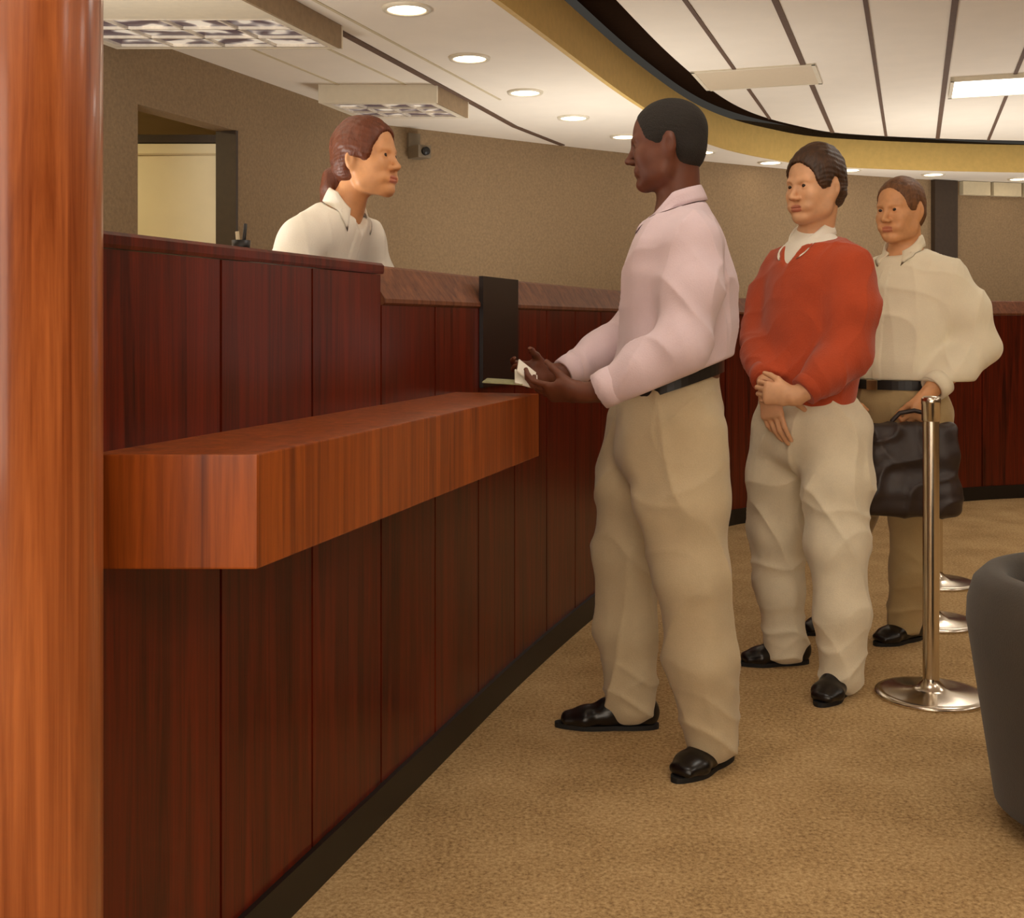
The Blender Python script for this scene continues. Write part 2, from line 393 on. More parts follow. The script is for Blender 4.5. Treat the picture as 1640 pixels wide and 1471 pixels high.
sub = lambda a, b, st=.06: [cpos(a+(b-a)*i/max(1, math.ceil((b-a)/st))) for i in range(max(1, math.ceil((b-a)/st))+1)]
edges = [0.0]+[first+PITCH*i for i in range(int((L[-1]-first)/PITCH)+1)]+[float(L[-1])]
blk = s0+4*PITCH
for a, b in zip(edges[:-1], edges[1:]):
    if b-a < .02: continue
    A = sub(a+.004, b-.004); top = HT-.028 if a < blk-2.1*PITCH else HT-.101
    slab(A, offset(A, -.02), .09, top).build('front_panel', M['panel'], counter)
    if abs(a-blk) < .02: slab(offset(A, .014), offset(A, .0005), 1.001, HT-.004).build('dark_post', M['blackpanel'], counter)
A = sub(0, float(L[-1]))
slab(offset(A, -.012), offset(A, -.13), 0, HT-.102).build('core', M['black'], counter)
# kick plate: a thin black strip proud of the panels
slab(offset(A, .012), offset(A, -.02), 0, .09).build('kick_plate', M['black'], counter)
# flat cap on the near stretch, a sloping cap band farther on
ySL = s_at_y(2.85); A1 = sub(0, ySL); A2 = sub(ySL, float(L[-1]))
mb = MB(); mb.sweep([(.002, HT-.026), (.004, HT-.02), (.004, HT-.006), (-.002, HT), (-.16, HT), (-.16, HT-.028)], [(p.x, p.y, 0) for p in A1], smooth=False); mb.build('counter_cap', M['panel'], counter)
mb = MB(); mb.sweep([(.0, HT-.10), (.006, HT-.095), (.006, HT-.085), (-.045, HT-.006), (-.055, HT), (-.16, HT), (-.16, HT-.10)], [(p.x, p.y, 0) for p in A2], smooth=False); mb.build('counter_cap', M['cap'], counter)
# writing shelf fixed on the front, its near end cut square to the viewer
sA, sB = s_at_y(1.784), s_at_y(3.36)
SA = sub(s_at_y(1.5), sB)
def from_y(path, y0, n=40):
    out = [p for p in path if p.y > y0+.01]; i = path.index(out[0]); a, b = path[i-1], path[i]
    return rs([a.lerp(b, (y0-a.y)/(b.y-a.y))]+out, n)
fr_ = from_y(offset(SA, .245), 1.784); bk = from_y(SA, 1.784)
slab(fr_, bk, .827, 1.0).build('writing_shelf', M['shelf'], counter, bevel=.003)
# staff side ledge
e0, e1 = s_at_y(3.0), s_at_y(4.3); SB = sub(e0, e1)
slab(offset(SB, -.13), offset(SB, -.36), .96, 1.0).build('staff_ledge', M['shelf'], counter)
mb = MB(); mb.box((-1.6, 2.6, 0), (-.42, 3.05, .08)); mb.box((-1.6, 3.05, 0), (-.28, 4.4, .08)); struct(mb.build('floor_teller', M['carpet']))

# ------------------------------------------------------------------ wooden column
cm = empty('wooden_column', (0, 0, 0), 'thick round polished orange brown wooden column at the left edge', 'column')
CR, CC = .118, (-.662, 1.56, 0)
for i in range(1):
    mb = MB(); mb.lathe([(CR, .10), (CR, H1+.0)], CC, 64); mb.build('shaft', M['column'], cm)
mb = MB(); mb.lathe([(CR+.012, 0), (CR+.012, .09), (CR+.006, .1), (CR, .101)], CC, 64); mb.build('base', M['black'], cm)

# ------------------------------------------------------------------ stanchions
def stanchion(x, y, label, src=None):
    if src:
        c = src.copy(); COL.objects.link(c); c.location = (x, y, 0); c['label'] = label
        for ch in list(src.children):
            d = ch.copy(); COL.objects.link(d); d.parent = c
        return c
    e = empty('stanchion', (x, y, 0), label, 'barrier post', 'queue barrier posts')
    mb = MB(); mb.lathe([(.172, 0), (.175, .006), (.171, .012), (.15, .0155), (.06, .022), (.046, .03), (.026, .05), (.0255, .06)], n=64); mb.build('base', M['steel'], e)
    mb = MB(); mb.lathe([(.0255, .05), (.0255, .88)], n=40); mb.build('pole', M['steel'], e)
    mb = MB(); mb.lathe([(.0255, .88), (.029, .883), (.029, .935), (.03, .937), (.03, .952), (.024, .96), (.0001, .962)], n=40); mb.build('cap', M['steel'], e)
    return e
st = stanchion(1.342, 3.8, 'chrome barrier post standing nearest, in front of the cream shirted man')
stanchion(1.675, 4.72, 'chrome barrier post behind the cream shirted man, middle of the row', st)
stanchion(1.945, 5.43, 'chrome barrier post farthest back in the row', st)

# ------------------------------------------------------------------ small things
ph = empty('pen_cup', (0, 0, 0), 'small black pen cup on the counter top beside the teller', 'pen cup')
px, py = -.548, 2.40
mb = MB(); mb.lathe([(.0001, 0), (.017, 0), (.019, .024), (.016, .024), (.014, .004), (.0001, .003)], (px, py, HT), 24); mb.build('cup', M['black'], ph)
mb = MB(); mb.tube([(px-.004, py, HT+.004), (px-.008, py, HT+.042)], [.0045, .004], 8); mb.build('pen', M['cream'], ph)
mb = MB(); mb.tube([(px+.004, py, HT+.004), (px+.009, py, HT+.058)], [.004, .0035], 8); mb.build('pen', M['black'], ph)
p, tdir, nrm = wall_frame(-.72)
cx = empty('security_camera', (p.x, p.y, 2.43), 'small grey security camera on the back wall beside the teller\'s head', 'camera')
mb = MB(); mb.box((-.05, 0, .03), (.05, .025, .13), (tdir, nrm, zz)); mb.build('bracket', M['greymetal'], cx)
mb = MB(); mb.box((-.055, .02, -.06), (.055, .16, .03), (tdir, nrm, zz)); mb.build('housing', M['greymetal'], cx, bevel=.008)
mb = MB(); mb.tube([tuple(nrm*.155+Vector((0, 0, -.015))), tuple(nrm*.185+Vector((0, 0, -.015)))], .03, 16); mb.build('lens', M['black'], cx)
# tub chair in the right foreground
ch = empty('tub_chair', (1.47, 2.76, 0), 'dark charcoal upholstered tub chair cut off by the right edge', 'chair')
def ringr(z): return .315+.075*min(1, z/.5)
mb = MB(); n = 40; a0, a1 = math.radians(75), math.radians(335)
prof = [(ringr(.06), .06), (ringr(.2), .2), (ringr(.35), .35), (ringr(.48), .48), (.385, .53), (.372, .575), (.345, .602), (.315, .608), (.295, .59), (.285, .55), (.28, .4), (.24, .06)]
mb.lathe(prof+[prof[0]], (0, 0, 0), n, (a0, a1))
kk = len(prof)+1
mb.add([mb.v[q] for q in range(kk-1)], [tuple(range(kk-1))]); mb.add([mb.v[n*kk+q] for q in range(kk-1)], [tuple(range(kk-1))])
mb.build('backrest', M['uphol'], ch)
mb = MB(); mb.lathe([(.0001, .12), (.24, .12), (.275, .3), (.28, .38), (.26, .42), (.2, .435), (.0001, .44)], n=40); mb.build('seat', M['uphol'], ch)
mb = MB(); mb.lathe([(.0001, 0), (.22, 0), (.22, .058), (.0001, .062)], n=40); mb.build('plinth', M['black'], ch)
# ------------------------------------------------------------------ people: smooth solids grown from limbs and rounded masses
def V3(p): return np.array(p, dtype=np.float64)
def unit(v): v = V3(v); return v/max(1e-9, np.linalg.norm(v))
def axis_pts(lo, hi, h, iv):
    x = lo; out = [lo]
    while x < hi:
        st = h
        for a, b, q in iv:
            if a <= x < b: st = min(st, q)
        if st == h:
            for a, b, q in iv:
                if x < a < x+st: st = max(q, a-x)
        x += st; out.append(x)
    return np.array(out)
class Field:
    """signed distance sampled on a grid whose spacing is finer where the shape needs it"""
    def __init__(s, lo, hi, h, fine=()):
        s.ax = [axis_pts(lo[i], hi[i], h, [(f[0][i], f[1][i], f[2]) for f in fine]) for i in range(3)]
        s.F = np.ones([len(a) for a in s.ax], np.float32)
    def view(s, lo, hi):
        sl = tuple(slice(max(0, np.searchsorted(s.ax[i], lo[i])-1), min(len(s.ax[i]), np.searchsorted(s.ax[i], hi[i])+1)) for i in range(3))
        g = [s.ax[i][sl[i]].astype(np.float32) for i in range(3)]
        return sl, g[0][:, None, None], g[1][None, :, None], g[2][None, None, :]
    def put(s, prim, k=.01, op='add'):
        f, lo, hi = prim; pad = max(k*1.5, .02)
        sl, X, Y, Z = s.view(lo-pad, hi+pad)
        if any(q.stop <= q.start for q in sl): return s
        d = f(X, Y, Z); A = s.F[sl]
        if op == 'add':
            h = np.clip(.5+.5*(A-d)/k, 0, 1); s.F[sl] = A+(d-A)*h-k*h*(1-h)
        else:
            d = -d; h = np.clip(.5-.5*(A-d)/k, 0, 1); s.F[sl] = A+(d-A)*h+k*h*(1-h)
        return s
    def cut(s, p, n, k=.004):
        """remove everything on the side n points to"""
        p = V3(p); n = unit(n); X, Y, Z = (a.astype(np.float32) for a in s.ax)
        d = ((X-p[0])*n[0])[:, None, None]+((Y-p[1])*n[1])[None, :, None]+((Z-p[2])*n[2])[None, None, :]
        h = np.clip(.5-.5*(s.F-d)/k, 0, 1); s.F = (s.F+(d-s.F)*h+k*h*(1-h)).astype(np.float32); return s
    def mesh(s, relax=2):
        F = s.F; S = F < 0; n = F.shape; cell = lambda i, j, k: (i*(n[1]-1)+j)*(n[2]-1)+k
        N = (n[0]-1)*(n[1]-1)*(n[2]-1); ids = []; pos = []; quads = []
        for ax in range(3):
            a = [slice(None)]*3; b = [slice(None)]*3; a[ax] = slice(0, -1); b[ax] = slice(1, None)
            I = np.argwhere(S[tuple(a)] != S[tuple(b)])
            for o in range(3):
                if o != ax: I = I[(I[:, o] > 0) & (I[:, o] < n[o]-1)]
            J = I.copy(); J[:, ax] += 1
            f0 = F[tuple(I.T)]; f1 = F[tuple(J.T)]; t = (f0/(f0-f1)).astype(np.float64)
            P = np.stack([s.ax[o][I[:, o]] for o in range(3)], 1)
            P[:, ax] += t*(s.ax[ax][J[:, ax]]-s.ax[ax][I[:, ax]])
            u, v = (ax+1) % 3, (ax+2) % 3; four = []
            for du, dv in ((-1, -1), (0, -1), (0, 0), (-1, 0)):
                C = I.copy(); C[:, u] += du; C[:, v] += dv; c = cell(C[:, 0], C[:, 1], C[:, 2]); four.append(c); ids.append(c); pos.append(P)
            q = np.stack(four, 1); flip = ~(f0 < 0); q[flip] = q[flip][:, ::-1]; quads.append(q)
        ids = np.concatenate(ids); pos = np.concatenate(pos); quads = np.concatenate(quads)
        uq, inv = np.unique(ids, return_inverse=True); cnt = np.bincount(inv)
        Vt = np.stack([np.bincount(inv, pos[:, o])/cnt for o in range(3)], 1)
        Q = np.searchsorted(uq, quads)
        E = np.concatenate([Q[:, [0, 1]], Q[:, [1, 2]], Q[:, [2, 3]], Q[:, [3, 0]]]); E = np.concatenate([E, E[:, ::-1]])
        dg = np.bincount(E[:, 0], minlength=len(Vt))
        for it in range(relax):
            A = np.stack([np.bincount(E[:, 0], Vt[E[:, 1], o], len(Vt)) for o in range(3)], 1)/dg[:, None]
            Vt = Vt+(.5 if it % 2 == 0 else -.45)*(A-Vt) if relax > 3 else Vt+.5*(A-Vt)
        return Vt, Q
def normals(Vt, Q):
    nr = np.cross(Vt[Q[:, 2]]-Vt[Q[:, 0]], Vt[Q[:, 3]]-Vt[Q[:, 1]]); out = np.zeros_like(Vt)
    for o in range(3):
        for c in range(4): out[:, o] += np.bincount(Q[:, c], nr[:, o], len(Vt))
    return out/np.maximum(1e-12, np.linalg.norm(out, axis=1))[:, None]
def to_obj(name, Vt, Q, mats, parent, root, slot=None):
    me = bpy.data.meshes.new(name); me.vertices.add(len(Vt)); me.vertices.foreach_set('co', (Vt-V3(root)).astype(np.float32).ravel())
    me.loops.add(Q.size); me.loops.foreach_set('vertex_index', Q.astype(np.int32).ravel())
    me.polygons.add(len(Q)); me.polygons.foreach_set('loop_start', np.arange(0, Q.size, 4, dtype=np.int32)); me.polygons.foreach_set('loop_total', np.full(len(Q), 4, np.int32))
    me.update(calc_edges=True); me.polygons.foreach_set('use_smooth', np.ones(len(Q), bool))
    o = link(name, me, mats, parent)
    if slot is not None: me.polygons.foreach_set('material_index', slot(Vt[Q].mean(1)).astype(np.int32))
    me.validate(); return o
def rcone(p0, p1, r0, r1):
    p0, p1 = V3(p0), V3(p1); d = p1-p0; L2 = max(1e-12, d@d)
    def f(X, Y, Z):
        x, y, z = X-p0[0], Y-p0[1], Z-p0[2]; t = np.clip((x*d[0]+y*d[1]+z*d[2])/L2, 0, 1)
        return np.sqrt((x-t*d[0])**2+(y-t*d[1])**2+(z-t*d[2])**2)-(r0+(r1-r0)*t)
    r = max(r0, r1); return f, np.minimum(p0, p1)-r, np.maximum(p0, p1)+r
def etube(p0, p1, ab0, ab1, lat):
    """tapering limb with an oval section: a along lat, b across it"""
    p0, p1 = V3(p0), V3(p1); d = p1-p0; Ln = np.linalg.norm(d); wv = d/Ln; u = unit(V3(lat)-wv*(V3(lat)@wv)); v = np.cross(wv, u)
    def f(X, Y, Z):
        x, y, z = X-p0[0], Y-p0[1], Z-p0[2]; h = x*wv[0]+y*wv[1]+z*wv[2]; t = np.clip(h/Ln, 0, 1)
        a = ab0[0]+(ab1[0]-ab0[0])*t; b = ab0[1]+(ab1[1]-ab0[1])*t; m = np.minimum(a, b); e = h-t*Ln
        return (np.sqrt(((x*u[0]+y*u[1]+z*u[2])/a)**2+((x*v[0]+y*v[1]+z*v[2])/b)**2+(e/m)**2)-1)*m
    r = max(*ab0, *ab1); return f, np.minimum(p0, p1)-r, np.maximum(p0, p1)+r
def ell(c, r, R=None):
    c = V3(c); R = np.eye(3) if R is None else R; m = min(r); q = max(r)
    def f(X, Y, Z):
        x, y, z = X-c[0], Y-c[1], Z-c[2]
        return (np.sqrt(sum(((x*R[0, i]+y*R[1, i]+z*R[2, i])/r[i])**2 for i in range(3)))-1)*m
    return f, c-q, c+q
def chain(F, pts, lat=None, k=.03):
    """pts: (p, r) or (p, a, b)"""
    for A, B in zip(pts[:-1], pts[1:]):
        if len(A) == 2: F.put(rcone(A[0], B[0], A[1], B[1]), k)
        else: F.put(etube(A[0], B[0], A[1:], B[1:], lat), k)
def bounds(pts, pad):
    P = np.array([V3(p) for p in pts]); return P.min(0)-pad, P.max(0)+pad
def folds(Vt, nr, specs, fade=None):
    """cloth creases: each spec (direction, wavelength, amplitude, warp, seed)"""
    d = np.zeros(len(Vt))
    for dr, wl, am, wp, sd in specs:
        dr = unit(dr); g = np.random.RandomState(sd); ph = Vt@dr*(2*math.pi/wl)
        for q in range(3): ph += wp*np.sin(Vt@(g.normal(size=3)*9)+g.uniform(0, 6))
        env = .5+.5*np.sin(Vt@(g.normal(size=3)*6)+g.uniform(0, 6)); d += am*env*((1-np.abs(np.sin(ph/2)))**2.2*1.6-.35)
    if fade is not None: d *= fade(Vt)
    return Vt+nr*d[:, None]

def head_frame(fwd, pitch=0, roll=0):
    f = unit(fwd); l = unit(np.cross((0, 0, 1), f)); u = np.cross(f, l)
    cp, sp = math.cos(math.radians(pitch)), math.sin(math.radians(pitch))      # pitch > 0 looks down
    f, u = f*cp-u*sp, u*cp+f*sp
    cr, sr = math.cos(math.radians(roll)), math.sin(math.radians(roll)); l, u = l*cr+u*sr, u*cr-l*sr
    return np.stack([f, l, u], 1)
def head(F, c, R, s, fem=False, k=1.0):
    c = V3(c); H = lambda x, y, z: c+s*(R@V3((x, y, z))); S = lambda *r: tuple(s*q for q in r)
    e = lambda x, y, z, r, kk, op='add': F.put(ell(H(x, y, z), S(*r), R), kk*s, op)
    j = .92 if fem else 1.0
    e(-.014, 0, .036, (.094, .074, .083), .02); e(.012, 0, .03, (.075, .068, .075), .03)
    e(.034, 0, -.035, (.056, .056*j, .082), .03)
    for y in (-1, 1):
        F.put(rcone(H(-.004, y*.054*j, -.04), H(.012, y*.05*j, -.078), .018*s, .016*s), .03*s)
        F.put(rcone(H(.012, y*.05*j, -.078), H(.068, y*.014, -.106), .016*s, .014*s), .025*s)
        e(.058, y*.042*j, -.028, (.024, .02, .02), .02)                       # cheekbone
        F.put(rcone(H(.074, y*.042, .016), H(.088, y*.012, .013), .010*s, .009*s), .014*s)   # brow
    e(.074, 0, -.105, (.017, .022*j, .015), .02)
    for y in (-1, 1): e(.099, y*.032, -.002, (.019, .019, .011), .012, 'sub')
    for y in (-1, 1):
        e(.0755, y*.031, -.001, (.0142, .0152, .0142), .004)
        e(.0925, y*.0325, -.0015, (.009, .0125, .0034), .0025, 'sub')
    F.put(rcone(H(.087, 0, .008), H(.109, 0, -.034), .0075*s, .0095*s), .012*s)
    e(.111, 0, -.037, (.011, .0115, .0095), .006)
    for y in (-1, 1): e(.1, y*.0125, -.041, (.0105, .0075, .0075), .006)
    e(.0855, 0, -.066, (.0100, .024, .0070), .012); e(.0848, 0, -.0775, (.0100, .021, .0070), .012)
    for y in (-1, 1): e(.042, y*.04*j, -.055, (.032, .02, .036), .03)
    F.put(etube(H(.1, -.02, -.0722), H(.1, .02, -.0722), (.0022*s, .008*s), (.0022*s, .008*s), R[:, 2]), .003*s, 'sub')
    for y in (-1, 1):
        e(-.014, y*.074, -.012, (.017, .0085, .031), .008); e(-.016, y*.0805, -.008, (.012, .006, .022), .004)
        e(-.009, y*.088, -.010, (.008, .0075, .015), .005, 'sub')
    return H
def face_slots(c, R, s):
    c = V3(c)
    def f(P):
        q = (P-c)@R/s; x, y, z = q.T; out = np.zeros(len(P))
        lip = (x > .084)&(np.abs(y) < .022)&(z > -.086+.2*np.abs(y)*0+6*y*y)&(z < -.0615-9*y*y); out[lip] = 1
        return out
    return f
def face_parts(body, H, R, s, root, m_brow, fem=False):
    for y in (-1, 1):
        mb = MB(); c = H(.0772, y*.031, -.001); r = .0128*s; n = 14
        vs = []; fs = []
        for i in range(n+1):
            for q in range(n): 
                a, b = math.pi*i/n, 2*math.pi*q/n
                vs.append(c+r*(R@V3((math.cos(a), math.sin(a)*math.cos(b), math.sin(a)*math.sin(b)))))
        for i in range(n):
            for q in range(n): fs.append((i*n+q, i*n+(q+1) % n, (i+1)*n+(q+1) % n, (i+1)*n+q))
        mb.add(vs, fs, True); o = mb.build('eyeball', [M['eye'], M['iris']], body, off=root)
        for p in o.data.polygons:
            if p.index < 4*n: p.material_index = 1
        mb = MB(); th = .0028 if fem else .004
        mb.tube([tuple(H(.0905-abs(t)*.006-t*t*.012*1.0, y*(.014+.034*(t+0)), .0165+.008*t-.011*t*t)) for t in (0, .25, .5, .75, 1.0)], [th*s*q for q in (.8, 1, 1, .8, .4)], 8)
        mb.build('eyebrow', m_brow, body, off=root)

def hand(F, wrist, d, t, palm_n, curl, spread=.06, s=1.0, thumb=(.55, .75, .35), tcurl=25):
    """d wrist to knuckles, t towards the thumb side, palm_n out of the palm; curl: per finger (3 joint angles)"""
    w0 = V3(wrist); d = unit(d); t = unit(V3(t)-d*(V3(t)@d)); n = np.cross(d, t); n = n if n@V3(palm_n) > 0 else -n
    P = lambda a, b, c=0: w0+s*(d*a+t*b+n*c)
    F.put(etube(P(-.02, 0), P(.03, 0), (.027*s, .02*s), (.033*s, .018*s), t), .012)
    F.put(etube(P(.03, .001), P(.086, 0), (.033*s, .018*s), (.041*s, .0135*s), t), .01)
    F.put(rcone(P(.012, .016, .008), P(.05, .03, .012), .017*s, .013*s), .012)
    info = [(.029, .086, (.044, .027, .021), .0089), (.0095, .091, (.048, .031, .022), .0091), (-.0105, .088, (.045, .029, .021), .0087), (-.0295, .08, (.035, .021, .019), .0078)]
    for (off, st, ln, r), cu in zip(info, curl):
        p = P(st, off); ang = 0; r0 = r
        for l, a in zip(ln, cu):
            ang += math.radians(a); q = p+s*l*(math.cos(ang)*d+math.sin(ang)*n+spread*off/.03*t*math.cos(ang))
            F.put(rcone(p, q, r0*s, (r0-.0008)*s), .0035); p = q; r0 -= .0008
    a, b, c = thumb; p = P(.022, .026, .006); v = unit(d*a+t*b+n*c); r0 = .0125
    for i, l in enumerate((.042, .032, .026)):
        q = p+s*l*v; F.put(rcone(p, q, r0*s, (r0-.0015)*s), .006); p = q; r0 -= .0015
        ca, sa = math.cos(math.radians(tcurl)), math.sin(math.radians(tcurl)); v = unit(v*ca+unit(d*.6+n*.8-t*.3)*sa)

def collar(name, mats, parent, root, c, up, fwd, r, h, fall, gap=.42, tip=.03, lean=(0, 0), ov=1.0, over=None):
    """folded shirt collar around the neck; ov widens it sideways"""
    up = unit(up); f = unit(V3(fwd)-up*(V3(fwd)@up)); l = np.cross(up, f); c = V3(c); mb = MB(); n = 44; vs = []; fs = []
    for i in range(n+1):
        th = -math.pi+gap+(2*math.pi-2*gap)*i/n; fr = max(0, -math.cos(th)); e = (-f)*math.cos(th)+l*math.sin(th)*ov
        hh = h*(1-.55*fr); fl = fall+tip*fr**3; rr = r*(1+.10*fr)
        ow = .002+.032*fr**1.5
        for z_i, (q, z) in enumerate(((rr, -.01-.3*h*fr), (rr+.001, hh-.004), (rr+.004, hh), (rr+.009, hh-.002), (rr+.011+ow*.3, hh-fl*.35), (rr+.012+ow*.65, hh-fl*.7), (rr+ow+.012, hh-fl), (rr+ow+.007, hh-fl-.002), (rr+.007, hh-.012))):
            p = c+e*q+up*(z-.02*fr)
            if over and z_i > 2:
                loc, nm, _, dist = over.find_nearest(Vector(p)); cl = (.0015, .0035, .0035, .0032, .0028, .0, -.001)[z_i-3]
                if loc is not None and (Vector(p)-loc).dot(nm) < cl and dist < .08: p = V3(loc+nm*cl)
            vs.append(p)
    k = 9
    for i in range(n):
        for q in range(k): fs.append((i*k+q, i*k+(q+1) % k, (i+1)*k+(q+1) % k, (i+1)*k+q))
    fs += [tuple(range(k)), tuple(range(n*k, n*k+k))]; mb.add(vs, fs, True); return mb.build(name, mats, parent, off=root)
def band(name, mats, parent, root, c, lat, fwd, a, b, hgt, th, tilt=0, n=48):
    """oval belt; tilt lowers the front"""
    mb = MB(); c = V3(c); l = unit(lat); f = unit(fwd); vs = []; fs = []
    for i in range(n):
        x, y = math.cos(2*math.pi*i/n), math.sin(2*math.pi*i/n)
        for ex, z in ((0, -hgt/2), (th, -hgt/2), (th, hgt/2), (0, hgt/2)):
            vs.append(c+l*(a+ex)*x+f*(b+ex)*y+V3((0, 0, z-tilt*(b+ex)*y)))
    for i in range(n):
        for q in range(4): fs.append((i*4+q, i*4+(q+1) % 4, ((i+1) % n)*4+(q+1) % 4, ((i+1) % n)*4+q))
    mb.add(vs, fs, False); return mb.build(name, mats, parent, off=root)
def shoe(root_e, root, heel, toe, z=0.0):
    h = V3((heel[0], heel[1], z)); tt = V3((toe[0], toe[1], z)); d = unit(tt-h); L_ = np.linalg.norm(tt-h); l = np.cross((0, 0, 1), d)
    P = lambda a, b, c: h+d*(a*L_)+l*b+V3((0, 0, c))
    lo, hi = bounds([h, tt], .12); F = Field(lo, hi+V3((0, 0, .1)), .005)
    chain(F, [(P(.08, 0, .045), .034, .04), (P(.3, 0, .05), .036, .042), (P(.5, .002, .042), .04, .036), (P(.72, .004, .032), .047, .027), (P(.9, .002, .026), .04, .02)], l, .02)
    chain(F, [(P(.12, 0, .06), .032), (P(.17, 0, .10), .034)], None, .02)
    F.put(rcone(P(.3, 0, .08), P(.5, 0, .065), .022, .02), .02)
    F.cut((0, 0, z+.012), (0, 0, -1))
    Vt, Q = F.mesh(2); o = to_obj('shoe', Vt, Q, M['shoe'], root_e, root)
    S = []; n = 40
    for i in range(n):
        an = 2*math.pi*i/n; x = math.cos(an); y = math.sin(an); a_ = .5+.53*x; wd = .036+.010*math.exp(-((a_-.72)/.2)**2)-.004*math.exp(-((a_-.42)/.12)**2)
        S.append((a_, wd*(abs(y)**.8)*(1 if y > 0 else -1)))
    mb = MB(); vs = [P(a_, b_, 0) for a_, b_ in S]+[P(a_, b_, .014) for a_, b_ in S]
    mb.add(vs, [tuple(range(n))[::-1], tuple(range(n, 2*n))]+[(i, (i+1) % n, n+(i+1) % n, n+i) for i in range(n)]); mb.build('sole', M['sole'], o, off=root)
    for q in range(3):                                                        # laces
        pass
    return o

def person(sp):
    root = V3(sp['root']); e = empty('person', tuple(root), sp['label'], 'person', sp.get('group'))
    R = head_frame(sp['fwd'], sp.get('pitch', 0), sp.get('roll', 0)); hc = V3(sp['head']); s = sp.get('hs', 1.0); fem = sp.get('fem', False)
    lat = V3(sp['lat']); bf = unit(np.cross(lat, (0, 0, 1)))                   # body forward
    # ---- body
    tor = sp['torso']; arms = sp['arms']; legs = sp['legs']; hands_ = sp['hands']
    pts = [p[0] for p in tor]+[a[0] for A in arms for a in A]+[a[0] for A in legs for a in A]+[h['w'] for h in hands_]+[V3(h['w'])+unit(h['d'])*.2 for h in hands_]+[hc+V3((0, 0, .13)), hc]
    lo, hi = bounds(pts, .1)
    fine = [(hc-V3((.14, .14, .15))*s, hc+V3((.14, .14, .14))*s, .0028)]
    for h in hands_:
        a, b = bounds([h['w'], V3(h['w'])+unit(h['d'])*.17], .06); fine.append((a, b, .0034))
    F = Field(lo, hi, .014, fine)
    nb = V3(tor[-1][0])
    chain(F, [(p, a*.8, b*.8) for p, a, b in tor], lat, .04)
    for A in arms: chain(F, [(p, max(.028, r*.62)) for p, r in A], None, .02)
    for A, h in zip(arms, hands_): chain(F, [(A[-1][0], .029), (h['w'], .025)], None, .015)
    for A in legs: chain(F, [(p, min(a, b)*.62) for p, a, b in A], None, .03)
    nr_ = .056*s*(.86 if fem else 1.0)
    F.put(rcone(hc+R@V3((-.026, 0, -.05))*s, nb+V3((0, 0, -.02)), nr_, nr_*1.08), .03)
    H = head(F, hc, R, s, fem)
    for h in hands_: hand(F, h['w'], h['d'], h['t'], h['n'], h['curl'], h.get('spread', .06), h.get('s', 1.0), h.get('thumb', (.55, .75, .35)), h.get('tcurl', 25))
    Vt, Q = F.mesh(2)
    body = to_obj('body', Vt, Q, [sp['skin'], sp['lips']], e, root, face_slots(hc, R, s))
    face_parts(body, H, R, s, root, sp['brow'], fem)
    sp['hair'](e, root, hc, R, s, H)
    # ---- trousers
    lo, hi = bounds([a[0] for A in legs for a in A]+[p[0] for p in sp['pelvis']], .19); F = Field(lo, hi, .006)
    chain(F, sp['pelvis'], lat, .03)
    for A in legs: chain(F, A, lat, .035)
    for A in legs:
        q, a, b = A[-1]; F.cut((q[0], q[1], q[2]-.005), (0, 0, -1)) if sp.get('flat_hem') else None
    wp = V3(sp['waist']); wn = unit(V3((0, 0, 1))+bf*sp.get('tilt', 0)); F.cut(wp, wn)
    Vt, Q = F.mesh(3); nr = normals(Vt, Q)
    zh = max(A[-1][0][2] for A in legs)
    Vt = folds(Vt, nr, sp['tfolds']); 
    # break of the cloth over the shoes
    wgt = np.clip((zh+.2-Vt[:, 2])/.2, 0, 1); Vt = Vt+nr*(wgt*.009*((1-np.abs(np.sin(Vt[:, 2]*34+1.6*np.sin(Vt@V3((17, 11, 3))))))**2-.3))[:, None]
    tr = to_obj('trousers', Vt, Q, sp['tmat'], e, root)
    if sp.get('belt'):
        B = sp['belt']; bl = band('belt', M['black'], e, root, B['c'], lat, bf, B['a'], B['b'], .034, .004, sp.get('tilt', 0))
        if B.get('buckle'):
            o = V3(B['c'])+bf*(B['b']+.006)-V3((0, 0, sp.get('tilt', 0)*B['b'])); mb = MB(); mb.box((-.022, 0, -.019), (.022, .006, .019), (Vector(lat), Vector(bf), zz), o); mb.build('buckle', M['buckle'], bl, bevel=.002, off=root)
    for hl, to in sp['shoes']: shoe(e, root, hl, to, sp.get('fz', 0))
    # ---- shirt or sweater
    lo, hi = bounds([p[0] for p in tor]+[a[0] for A in arms for a in A], .2); F = Field(lo, hi, .0055)
    chain(F, tor, lat, .05)
    sh = V3(tor[-2][0])
    for A in arms:
        F.put(rcone(V3(tor[-1][0])-V3((0, 0, .035)), A[0][0], .045, A[0][1]*.86), .05)
        chain(F, A, None, sp.get('ak', .06))
    for A in arms:                                                            # open cuff
        p, q = V3(A[-2][0]), V3(A[-1][0]); d = unit(q-p); 
        F.put(ell(q+d*(.05), (.045, .075, .075), np.stack([d, unit(np.cross(d, (0, 0, 1))), np.cross(d, unit(np.cross(d, (0, 0, 1))))], 1)), .004, 'sub')
    F.put(rcone(nb+V3((0, 0, .02)), hc+R@V3((-.026, 0, -.05))*s, nr_*1.0, nr_*1.04), .006, 'sub')
    for prim, kk in sp.get('sub', []): F.put(prim, kk, 'sub')
    cu = unit(sp['collar']['up']); F.cut(V3(sp['collar']['c'])-cu*sp['collar'].get('drop', .004), cu, .006)
    hp = V3(sp['hem']); F.cut(hp, unit(V3((0, 0, -1))-bf*sp.get('htilt', sp.get('tilt', 0))))
    Vt, Q = F.mesh(3); nr = normals(Vt, Q)
    hn = unit(V3((0, 0, 1))+bf*sp.get('htilt', sp.get('tilt', 0))); cu_ = V3(sp['collar']['c'])
